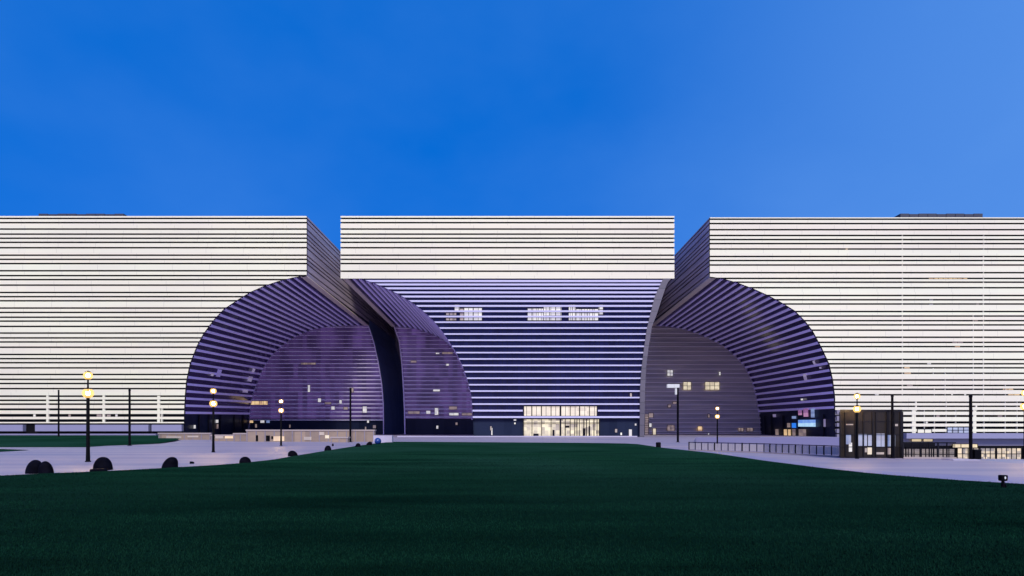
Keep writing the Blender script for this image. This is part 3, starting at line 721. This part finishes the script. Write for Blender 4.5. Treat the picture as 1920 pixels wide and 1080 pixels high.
for x0, x1, y0, y1, m, nm in ((1488, 1496, 793, 802, 'screen_blue', 'media_screen'), (1488, 1496, 780, 785, 'lit_blue', 'media_screen'), (1500, 1533, 787, 800, 'screen_cyan', 'media_screen'), (1510, 1519, 766, 781, 'screen_pink', 'media_screen'), (1500, 1507, 769, 778, 'screen_pink', 'media_screen'), (1524, 1531, 766, 783, 'lit_blue', 'media_screen'),
        (1457, 1463, 805, 821, 'lit_dim', 'door'), (1473, 1479, 805, 821, 'lit_amber', 'door'), (1481, 1486, 805, 821, 'lit_amber', 'door'), (1489, 1495, 805, 820, 'lit_dim', 'door'), (1501, 1515, 805, 821, 'lit_dim', 'door'), (1479, 1485, 793, 801, 'lit_dim', 'window'), (1540, 1544, 687, 691, 'vault_spot', 'window'), (1528, 1532, 675, 682, 'vault_spot', 'window'), (1505, 1509, 747, 750, 'lit_white', 'window'), (1510, 1516, 700, 712, 'vault_spot', 'window'), (1452, 1458, 777, 782, 'vault_spot', 'window'), (1548, 1552, 786, 800, 'vault_spot', 'window')):  # the dim specks among these are painted light marks, not windows
    patch_px(VR, x0, x1, y0, y1, 0.5, nm, M[m], vr_)
for x0, x1, y0, y1, m in ((401, 406, 787, 793, 'lit_white'), (403, 406, 795, 804, 'lit_dim'), (360, 363, 797, 803, 'lit_white'), (403, 411, 692, 706, 'fin_vault'), (392, 397, 699, 704, 'vault_spot'), (470, 475, 690, 697, 'vault_spot'), (452, 462, 731, 736, 'vault_spot'), (462, 470, 705, 715, 'vault_spot')):  # dim and violet specks are light marks on the glass, drawn as glowing patches
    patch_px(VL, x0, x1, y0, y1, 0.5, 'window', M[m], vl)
for V, par, xs in ((VR, vr_, (1436, 1448, 1470, 1498, 1546)), (VL, vl, (372, 390, 412, 438, 455))):
    for x in xs:
        i1 = V.idx(776); t = t_for(V, x, i1/2); mb = MB(); V.strip(mb, 0, i1, 0.22, max(0, t - .006), min(1, t + .006), 1)
        mb.build('door_post', M['frame'], par)
print('museum done')

# ------------------------------------------------------------------ low walls of the forecourt
def stone(name, c0, c1):
    m = mat(name, c0, 0.7); t = NT(m)
    cell = t.cells(1.6, 60, 3); n = t.noise(t.co((1.2, 1.2, 2.0)), 1.0, 5)
    t.base(t.mix(t.math('MULTIPLY_ADD', cell, 0.5, t.math('MULTIPLY', n, 0.5)), c0, c1)); return m
M['stone_beige'] = stone('beige_stone', (0.34, 0.25, 0.18), (0.15, 0.115, 0.10))
M['coping'] = mat('pale_coping', (0.34, 0.28, 0.26), 0.6)
M['white_stone'] = mat('white_stone', (0.40, 0.37, 0.47), 0.7)
def low_wall(x0, x1, Y, z1, label, panels, boxes=(), thick=0.8, m='stone_beige'):
    a, b = X(x0, Y), X(x1, Y)
    o = empty('low_wall', ((a+b)/2, Y + thick/2, 0), label, 'wall')
    mb = MB(); mb.box(a, b, Y, Y + thick, 0, z1 - .22); mb.build('wall_body', M[m], o)
    mb = MB(); mb.box(a - .08, b + .08, Y - .10, Y + thick + .1, z1 - .22, z1); mb.build('coping', M['coping'], o)
    mb = MB()
    for i in range(panels + 1):
        x = a + .12 + (b - a - .24)*i/panels; mb.box(x - .06, x + .06, Y - .05, Y - .002, .02, z1 - .24)
    if panels: mb.build('joint_posts', M['grey_metal'], o)
    for q0, q1, r0, r1, mm, nm in boxes:
        mb = MB(); mb.box(X(q0, Y), X(q1, Y), Y - .07, Y - .003, max(.01, Z(r1, Y)), Z(r0, Y)); mb.build(nm, M[mm], o)
    return o
low_wall(462, 702, 88, Z(805.5, 88), 'long beige panelled parapet wall in front of the purple vault', 14,
    ((480, 484, 816, 827, 'dark_metal', 'door'), (499, 506, 816.5, 827, 'dark_metal', 'door'), (509, 513, 818, 823, 'dark_metal', 'vent'), (513, 533, 818, 827, 'lit_amber', 'lit_panel'), (610, 617, 816, 822, 'lit_warm', 'lit_panel'), (570, 584, 819, 825, 'lit_dim', 'lit_panel'), (599, 608, 810, 816, 'lit_dim', 'lit_panel')))
low_wall(297, 395, 104, Z(811.5, 104), 'short beige stone parapet at the corner of the left lawn', 6,
    ((312, 340, 818, 822, 'lit_dim', 'lit_panel'), (352, 372, 817, 820, 'lit_dim', 'lit_panel')))
low_wall(396, 440, 92, Z(815, 92), 'low stone seat wall behind the second tall lamp from the left', 3,
    ((404, 419, 817, 822, 'lit_dim', 'lit_panel'), (422, 437, 817, 822, 'lit_amber', 'lit_panel')))
low_wall(438, 464, 90, Z(812, 90), 'grey stone block between the seat wall and the long parapet', 2, (), 2.0, 'stone_beige')
low_wall(620, 652, 84, Z(819, 84), 'small grey stone bench block beside the unlit pole before the parapet', 2, (), 1.0)
o = MB(); o.box(X(700, 82.5), X(735, 82.5), 82.5, 83.4, 0, Z(816.5, 82.5)); w_ = o.build('planter', M['white_stone'], None, (X(717, 82.5), 83, 0)); tag(w_, 'white stone planter box at the far left corner of the front lawn', 'planter')
o = MB(); o.box(X(736, 132), X(1205, 132), 137.6, 138.4, 0, 0.28); k_ = o.build('kerb', M['white_stone']); k_['kind'] = 'structure'
# terrace kerb in front of the left wing
o = MB(); o.box(-210, X(296, 134), 133.2, 134.0, 0, 0.85); k_ = o.build('kerb', M['kerb']); k_['kind'] = 'structure'
# ledge in front of the right vault
o = MB(); o.box(X(1422, 135), X(1572, 135), 134.2, 139.3, -1.0, 0.0 + Z(819.5, 135)); k_ = o.build('kerb', M['plinth']); k_['kind'] = 'structure'

# ------------------------------------------------------------------ street lamps
M['lamp_pole'] = mat('lamp_pole_metal', (0.003, 0.003, 0.004), 0.6, spec=0.05)
def make_lamp():
    r = empty('street_lamp', (0, 0, 0), '-', 'street lamp', 'twin globe street lamps on the plaza')
    mb = MB(); mb.lathe([(.16, 0), (.16, .04), (.115, .08), (.105, .5), (.095, 1.0), (.085, 3.85), (.05, 3.9), (.045, 4.95)], n=20); mb.build('pole', M['lamp_pole'], r, smooth=True)
    for z, s in ((4.15, 1.0), (5.22, 0.82)):
        g = MB(); k = 12
        g.lathe([(max(.004, .30*s*math.sin(math.pi*i/k)), z - .31*s*math.cos(math.pi*i/k)) for i in range(k + 1)], n=24)
        bl = MB(); bl.lathe([(max(.004, .105*s*math.sin(math.pi*i/k)), z - .12*s*math.cos(math.pi*i/k)) for i in range(k + 1)], n=20)
        h = MB(); h.lathe([(.06, z - .33*s), (.13*s, z - .27*s), (.15*s, z - .20*s), (.13*s, z - .17*s)], n=20)
        h.lathe([(.22*s, z + .24*s), (.18*s, z + .28*s), (.06*s, z + .34*s), (.02, z + .36*s)], n=20)
        lh = h.build('lamp_head', M['lamp_pole'], r, smooth=True)
        g.build('globe', M['globe'], lh, smooth=True); bl.build('bulb', M['bulb'], lh, smooth=True)
    return r
lamp0 = make_lamp()
lamps = [(165, 866, 1.0, 'tallest looking twin globe lamp, standing on the plaza nearest the left lawn'),
         (400, 848, 1.0, 'twin globe lamp lit before the dark flank of the left vault'),
         (527, 836, 1.0, 'twin globe lamp standing before the purple glass end wall'),
         (1345, 839, .80, 'twin globe lamp behind the glass railing before the grey boarded wall'),
         (1607, 860.0, .80, 'twin globe lamp standing before the dark glass kiosk'),
         (1922, 860.5, .84, 'twin globe lamp cut by the right edge of the picture')]
for i, (px, py, s, lab) in enumerate(lamps):
    o = lamp0 if i == 0 else copy_tree(lamp0)
    gx, gy = G(px, py); o.location = (gx, gy, 0); o.scale = (s, s, s); o['label'] = lab

# unlit slim poles
def make_pole(h, r0=.085):
    r = empty('light_pole', (0, 0, 0), '-', 'pole')
    mb = MB(); mb.lathe([(r0*1.0, 0.04), (r0, .3), (r0*.85, h)], n=16); mb.build('pole', M['dark_metal'], r, smooth=True)
    mb = MB(); mb.lathe([(r0*2.0, 0), (r0*2.0, .04), (r0*1.3, .06)], n=16); mb.build('base_plate', M['dark_metal'], r)
    mb = MB(); mb.lathe([(r0*1.0, h), (r0*1.0, h + .12), (r0*.3, h + .16)], n=16); mb.build('cap', M['dark_metal'], r)
    return r
for px, top, Y, z0, r0, lab in ((110, 731, 118, .40, .17, 'slim black unlit pole at the far edge of the left lawn'),
        (243, 730, 67, .02, .13, 'slim black unlit pole at the near corner of the left lawn'),
        (657, 727, 86, 0, .15, 'slim black unlit pole before the long beige parapet'),
        (1673, 740, 38.6, 0, .09, 'slim black unlit pole before the right corner of the glass kiosk'),
        (1820, 740, 36.5, 0, .10, 'slim black unlit pole beside the litter bin at the right')):
    o = make_pole(Z(top, Y) - z0 - .16, r0); o.location = (X(px, Y), Y, z0); o['label'] = lab; o['group'] = 'slim unlit poles around the plaza'
Yh = 85.0; o = make_pole(Z(722, Yh), .16); o.location = (X(1271, Yh), Yh, 0)
o['label'] = 'black pole with a white box light reaching left at its top'; o['category'] = 'light pole'
hz = Z(723.5, Yh); mb = MB()
mb.box(-20/F*Yh, -7.5/F*Yh, -.3, .3, hz - .28, hz + .24); mb.box(-7/F*Yh, 2/F*Yh, -.3, .3, hz - .28, hz + .24); h_ = mb.build('light_head', M['led_head'], o, (0, 0, 0))
mb = MB(); mb.box(-5/F*Yh, -2.4/F*Yh, -.2, .2, hz - 1.3, hz - .38); mb.build('side_box', M['led_head'], o, (0, 0, 0))

# ------------------------------------------------------------------ black boulders along the lawn edge
def boulder_mat():
    m = mat('black_boulder', (0.004, 0.004, 0.008), 0.75, spec=0.03); t = NT(m); n = t.noise(t.co((3, 3, 3)), 1.0, 4)
    t.base(t.mix(t.rng(n, .4, .7), (0.0015, 0.0015, 0.004), (0.004, 0.004, 0.009))); t.bump(n, .15, .02); return m
M['boulder'] = boulder_mat()
def boulder(px, py, w, h, label, seed, lean=0.0, m='boulder', flat=0.0):
    gx, gy = G(px, py); W, H = w*gy/F, h*gy/F
    rr = random.Random(seed); ph = rr.random()*6
    bm = bmesh.new(); bmesh.ops.create_icosphere(bm, subdivisions=4, radius=1)
    for v in bm.verts:
        x, y, z = v.co
        k = 1 + .05*math.sin(3*x + ph) + .05*math.cos(2.5*y + 2*z + ph)
        zz = max(-.12, z)
        r_ = math.hypot(x, y) or 1e-6; q = min(1, r_)**.93 / r_ if r_ > .02 else 1
        v.co = (x*q*k*W/2 + lean*W*max(0, z)*.9, y*q*k*W*.42, max(-.02, zz if zz < 0 else zz**.97)*H)
    me = bpy.data.meshes.new('boulder'); bm.to_mesh(me); bm.free(); me.materials.append(M[m])
    me.polygons.foreach_set('use_smooth', [True]*len(me.polygons))
    o = bpy.data.objects.new('boulder', me); C.objects.link(o); o.location = (gx, gy, .01)
    tag(o, label, 'boulder', 'black boulders along the left edge of the front lawn'); return o
boulder(65, 887.5, 30, 25, 'black boulder with a white spot, left half of the touching pair', 1, .06)
boulder(86, 888, 24, 23, 'black boulder, right half of the touching pair', 2, -.06)
boulder(194, 881, 34, 24, 'large black domed boulder beside the foot of the nearest lamp', 3, -.04)
boulder(319, 877, 29, 20, 'black boulder with its tall side to the right, alone before the left vault', 4, .14)
boulder(459.5, 869, 21, 12.5, 'small black dome boulder between the second and third lamps', 5)
boulder(549, 855.5, 17, 10.5, 'small black boulder below the third lamp at the lawn edge', 6, -.08)
boulder(615, 845.5, 14, 10, 'small black round boulder before the middle of the long parapet', 7)
boulder(671.5, 838.5, 11, 7.5, 'tiny black boulder left of the last pair at the far lawn corner', 8)
boulder(691.5, 835.5, 12, 7.5, 'tiny wedge shaped black boulder next to the blue ball', 9, .25)
gx, gy = G(185, 885); mb = MB(); mb.lathe([(.40, 0), (.41, .08), (.37, .14), (.2, .16)], n=24); s_ = mb.build('stone_slab', M['boulder'], None, (0, 0, 0), smooth=True); s_.location = (gx, gy, 0); s_.scale = (.95, .6, 1); tag(s_, 'flat black stone slab at the lawn edge in front of the large domed boulder', 'stone')
mb = MB(); k = 12; mb.lathe([(max(.01, .43*math.sin(math.pi*i/k)), .42 - .43*math.cos(math.pi*i/k)) for i in range(k+1)], n=24)
M['blue_ball'] = mat('blue_gloss', (0.01, 0.04, 0.20), 0.3); gx, gy = G(708.5, 833.3)
b_ = mb.build('ball', M['blue_ball'], None, (0, 0, 0), smooth=True); b_.location = (gx, gy, 0); tag(b_, 'glossy blue ball lying by the white planter at the lawn corner', 'ball')
# white mark on the first boulder, a lamp lens
# small bollard and lawn spotlight
gx, gy = G(1234.5, 839.3); mb = MB(); mb.lathe([(.26, 0), (.26, .50), (.24, .56), (.10, .58)], n=20); o = mb.build('bollard', M['dark_metal'], None, (0, 0, 0), smooth=True); o.location = (gx, gy, 0); tag(o, 'short black round bollard at the far right corner of the front lawn', 'bollard')
gx, gy = G(731, 829.5); mb = MB(); mb.lathe([(.07, 0), (.07, .62), (.03, .66)], n=12); o = mb.build('bollard', M['dark_metal'], None, (0, 0, 0), smooth=True); o.location = (gx, gy, 0); tag(o, 'thin black post just right of the white planter', 'bollard')
gx, gy = G(360, 869.5); mb = MB(); mb.box(-.10, .02, -.06, .06, 0, .13); mb.box(.03, .1, -.05, .05, 0, .11); o = mb.build('ground_light', M['dark_metal'], None, (0, 0, 0)); o.location = (gx, gy, 0); tag(o, 'tiny ground light on the paving right of the tall sided boulder', 'ground light')
gx, gy = G(624, 836.5); mb = MB(); mb.lathe([(.08, 0), (.12, .12), (.08, .26), (.02, .32)], n=12); o = mb.build('bollard', M['dark_metal'], None, (0, 0, 0)); o.location = (gx, gy, 0); tag(o, 'tiny black cone post on the paving behind a small round boulder', 'bollard')
def spotlight():
    gx, gy = G(1880.5, 917); s = gy/F
    r = empty('lawn_spotlight', (gx, gy, .04), 'black spike spotlight with a white lens at the right edge of the front lawn', 'spotlight')
    g0 = (0, 0, 0)
    mb = MB(); mb.lathe([(.05, 0), (.05, .15), (.042, .25)], n=14); mb.lathe([(.02, 0), (.02, .12), (.01, .13)], .09, 0, 10); mb.build('stem', M['dark_metal'], r, g0, True)
    bm = bmesh.new(); bmesh.ops.create_cube(bm, size=1)
    for v in bm.verts: v.co = (v.co.x*.235*(1.0 if v.co.z > 0 else .9), v.co.y*.16, v.co.z*.20 + .33)
    bmesh.ops.bevel(bm, geom=bm.edges[:], offset=.045, segments=4, affect='EDGES', profile=.6)
    me = bpy.data.meshes.new('lamp_head'); bm.to_mesh(me); bm.free(); me.materials.append(M['dark_metal'])
    h = bpy.data.objects.new('lamp_head', me); C.objects.link(h); h.parent = r
    mb = MB(); k = 10
    mb.lathe([(.028, 0), (.022, .012)], n=16); l = mb.build('lens', M['led_head'], h, g0); l.rotation_euler = (R(90), 0, 0); l.location = (0.008, -.082, .34); l.scale = (1, 1.7, 1)
spotlight()

# ------------------------------------------------------------------ railing, kiosk and yard fence at the sunken court
M['panel_glass'] = stone('frosted_panel', (0.52, 0.46, 0.44), (0.34, 0.30, 0.31)); M['panel_glass'].node_tree.nodes['Principled BSDF'].inputs['Roughness'].default_value = .7
def railing(pts, h, n, label, name='railing', pane='panel_glass', wire=False, cat='railing'):
    o = empty(name, (*pts[0], 0), label, cat)
    seg = np.array(pts); d = np.r_[0, np.cumsum(np.hypot(*np.diff(seg, axis=0).T))]
    tt = np.linspace(0, d[-1], n + 1); q = [(np.interp(t, d, seg[:, 0]), np.interp(t, d, seg[:, 1])) for t in tt]
    rl = MB(); kb = MB()
    for i in range(n):
        (x0, y0), (x1, y1) = q[i], q[i+1]; L = math.hypot(x1-x0, y1-y0); ux, uy = (x1-x0)/L, (y1-y0)/L; nx, ny = -uy, ux
        def bar(mb, s0, s1, w, z0, z1):
            a = (x0 + ux*s0, y0 + uy*s0); b = (x0 + ux*s1, y0 + uy*s1)
            mb.slab([(a[0]-nx*w, a[1]-ny*w), (b[0]-nx*w, b[1]-ny*w), (b[0]+nx*w, b[1]+ny*w), (a[0]+nx*w, a[1]+ny*w)], z0, z1)
        bar(rl, 0, L, .035, h - .06, h); bar(kb, 0, L, .09, 0, .10)
        pm = MB()
        if wire:
            for k in range(1, 12): bar(pm, L*k/12 - .006, L*k/12 + .006, .006, .12, h - .06)
            for k in range(1, 6): bar(pm, .03, L - .03, .006, .12 + (h-.2)*k/6 - .006, .12 + (h-.2)*k/6 + .006)
        else:
            sp = L*.46 if i % 3 else L*.62
            bar(pm, .06, sp, .012, .14, h - .10); bar(pm, sp + .03, L - .05, .012, .14, h - .10)
        pm.build('panel', M[pane], o)
        po = MB(); bar(po, -.02 - (.03 if i % 4 == 0 else 0), .02 + (.03 if i % 4 == 0 else 0), .03, 0, h + .01); po.build('post', M['frame'], o)
    rl.build('rail', M['frame'], o); kb.build('base_kerb', M['coping'], o)
    return o
ed = [G(1292, 845.0), G(1430, 849.5), G(1574, 857.0)]
railing(ed, .80, 22, 'long low railing of pale glass panels along the sunken court')
railing([G(1693, 859.5), G(1792, 860.0)], 1.10, 6, 'black wire mesh fence between the glass kiosk and the litter bin', 'mesh_fence', 'dark_metal', True, 'fence')
def kiosk():
    Y = 38.9; a, b = X(1575, Y), X(1692, Y); zt = Z(768, Y); dp = 3.2
    o = empty('glass_kiosk', ((a+b)/2, Y + dp/2, 0), 'dark glass lift kiosk with reflecting panes beside the low glass railing', 'kiosk')
    sp = [1575, 1585, 1604, 1619, 1636, 1642, 1663, 1677, 1692]
    a2, b2 = a*(Y + dp)/Y + .05, b + .9
    mb = MB(); pl = [(a, Y), (b, Y), (b2, Y + dp), (a2, Y + dp)]; mb.slab(pl, zt - .16, zt); mb.build('roof', M['frame'], o)
    mb = MB(); mb.slab(pl, 0, .09); mb.build('floor_slab', M['frame'], o)
    fr = MB()
    for x in sp:
        xx = X(x, Y); fr.box(xx - .03, xx + .03, Y - .03, Y + .04, .09, zt - .16)
    for z in (Z(838, Y), Z(815, Y), Z(790, Y)): fr.box(a, b, Y - .015, Y + .03, z - .02, z + .02)
    for x in (a2 + .05, b2 - .05): fr.box(x - .035, x + .035, Y + dp - .07, Y + dp, .09, zt - .16)
    fr.box(b - .16, b + .04, Y - .035, Y + .05, .09, zt - .16)
    fr.build('frame', M['frame'], o)
    g = MB(); g.box(a + .02, b - .02, Y + .032, Y + .05, .09, zt - .16); g.slab([(a + .03, Y + .05), (a + .05, Y + .05), (a2 + .05, Y + dp - .03), (a2 + .03, Y + dp - .03)], .09, zt - .16); g.slab([(b - .05, Y + .05), (b - .03, Y + .05), (b2 - .03, Y + dp - .03), (b2 - .05, Y + dp - .03)], .09, zt - .16); g.box(a2 + .06, b2 - .06, Y + dp - .03, Y + dp - .01, .09, zt - .16)
    g.build('glazing', M['kiosk_glass'], o)
    for x0, x1, y0, y1, m in ((1585, 1596, 815, 833, 'lit_blue'), (1609, 1617, 814, 836, 'lit_blue'), (1618, 1626, 814, 836, 'lit_blue'), (1628, 1635, 815, 836, 'lit_blue'), (1642, 1652, 813, 838, 'lit_blue'), (1653, 1659, 813, 838, 'lit_blue'), (1665, 1671, 815, 837, 'lit_blue'), (1673, 1679, 815, 837, 'lit_blue'),
            (1592, 1598, 830, 847, 'lit_white'), (1627, 1637, 839, 852, 'lit_warm'), (1622, 1626, 840, 848, 'lit_dim'), (1642, 1658, 848, 852, 'lit_dim'), (1674, 1684, 795, 799, 'lit_dim'), (1586, 1600, 795, 797, 'lit_dim'), (1665, 1671, 840, 852, 'lit_dim')):
        mb = MB(); mb.box(X(x0, Y), X(x1, Y), Y + .020, Y + .0305, max(.1, Z(y1, Y)), Z(y0, Y)); mb.build('pane', M[m], o)
M['kiosk_glass'] = glass_material('kiosk_glass', (0.010, 0.009, 0.009), (0.026, 0.022, 0.021), (0.5, 0.36, 0.26), 0.02, .9, 1.2, 0.12, 0.15)
kiosk()
# litter bin, pole block, awning frame
Y = 36.6; gx = X(1829, Y); o = empty('litter_bin', (gx, Y, 0), 'black square litter bin beside the slim pole at the right', 'bin')
mb = MB(); mb.box(-.20, .22, -.2, .2, .05, .62); mb.build('bin_body', M['dark_metal'], o, (0, 0, 0))
mb = MB(); mb.box(-.22, .24, -.22, .22, .62, .68); mb.build('lid', M['frame'], o, (0, 0, 0)); mb = MB(); mb.box(-.16, .18, -.16, .16, 0, .05); mb.build('base', M['frame'], o, (0, 0, 0))
mb = MB(); mb.box(X(1783, 36.2), X(1834, 36.2), 36.0, 37.0, .001, .055); o = mb.build('kerb', M['white_stone']); o['kind'] = 'structure'
Y = 40.5; o = empty('gate_canopy', (X(1722, Y), Y, 0), 'dark flat canopy on thin posts behind the wire mesh fence', 'canopy')
mb = MB(); mb.box(X(1692, Y) + .1, X(1753, Y), Y, Y + 1.6, Z(838, Y), Z(829, Y)); mb.build('canopy_roof', M['frame'], o)
for x in (1700, 1729, 1752):
    mb = MB(); mb.box(X(x, Y) - .03, X(x, Y) + .03, Y + .05, Y + .11, -6.0, Z(838, Y)); mb.build('post', M['frame'], o)
print('scene done')
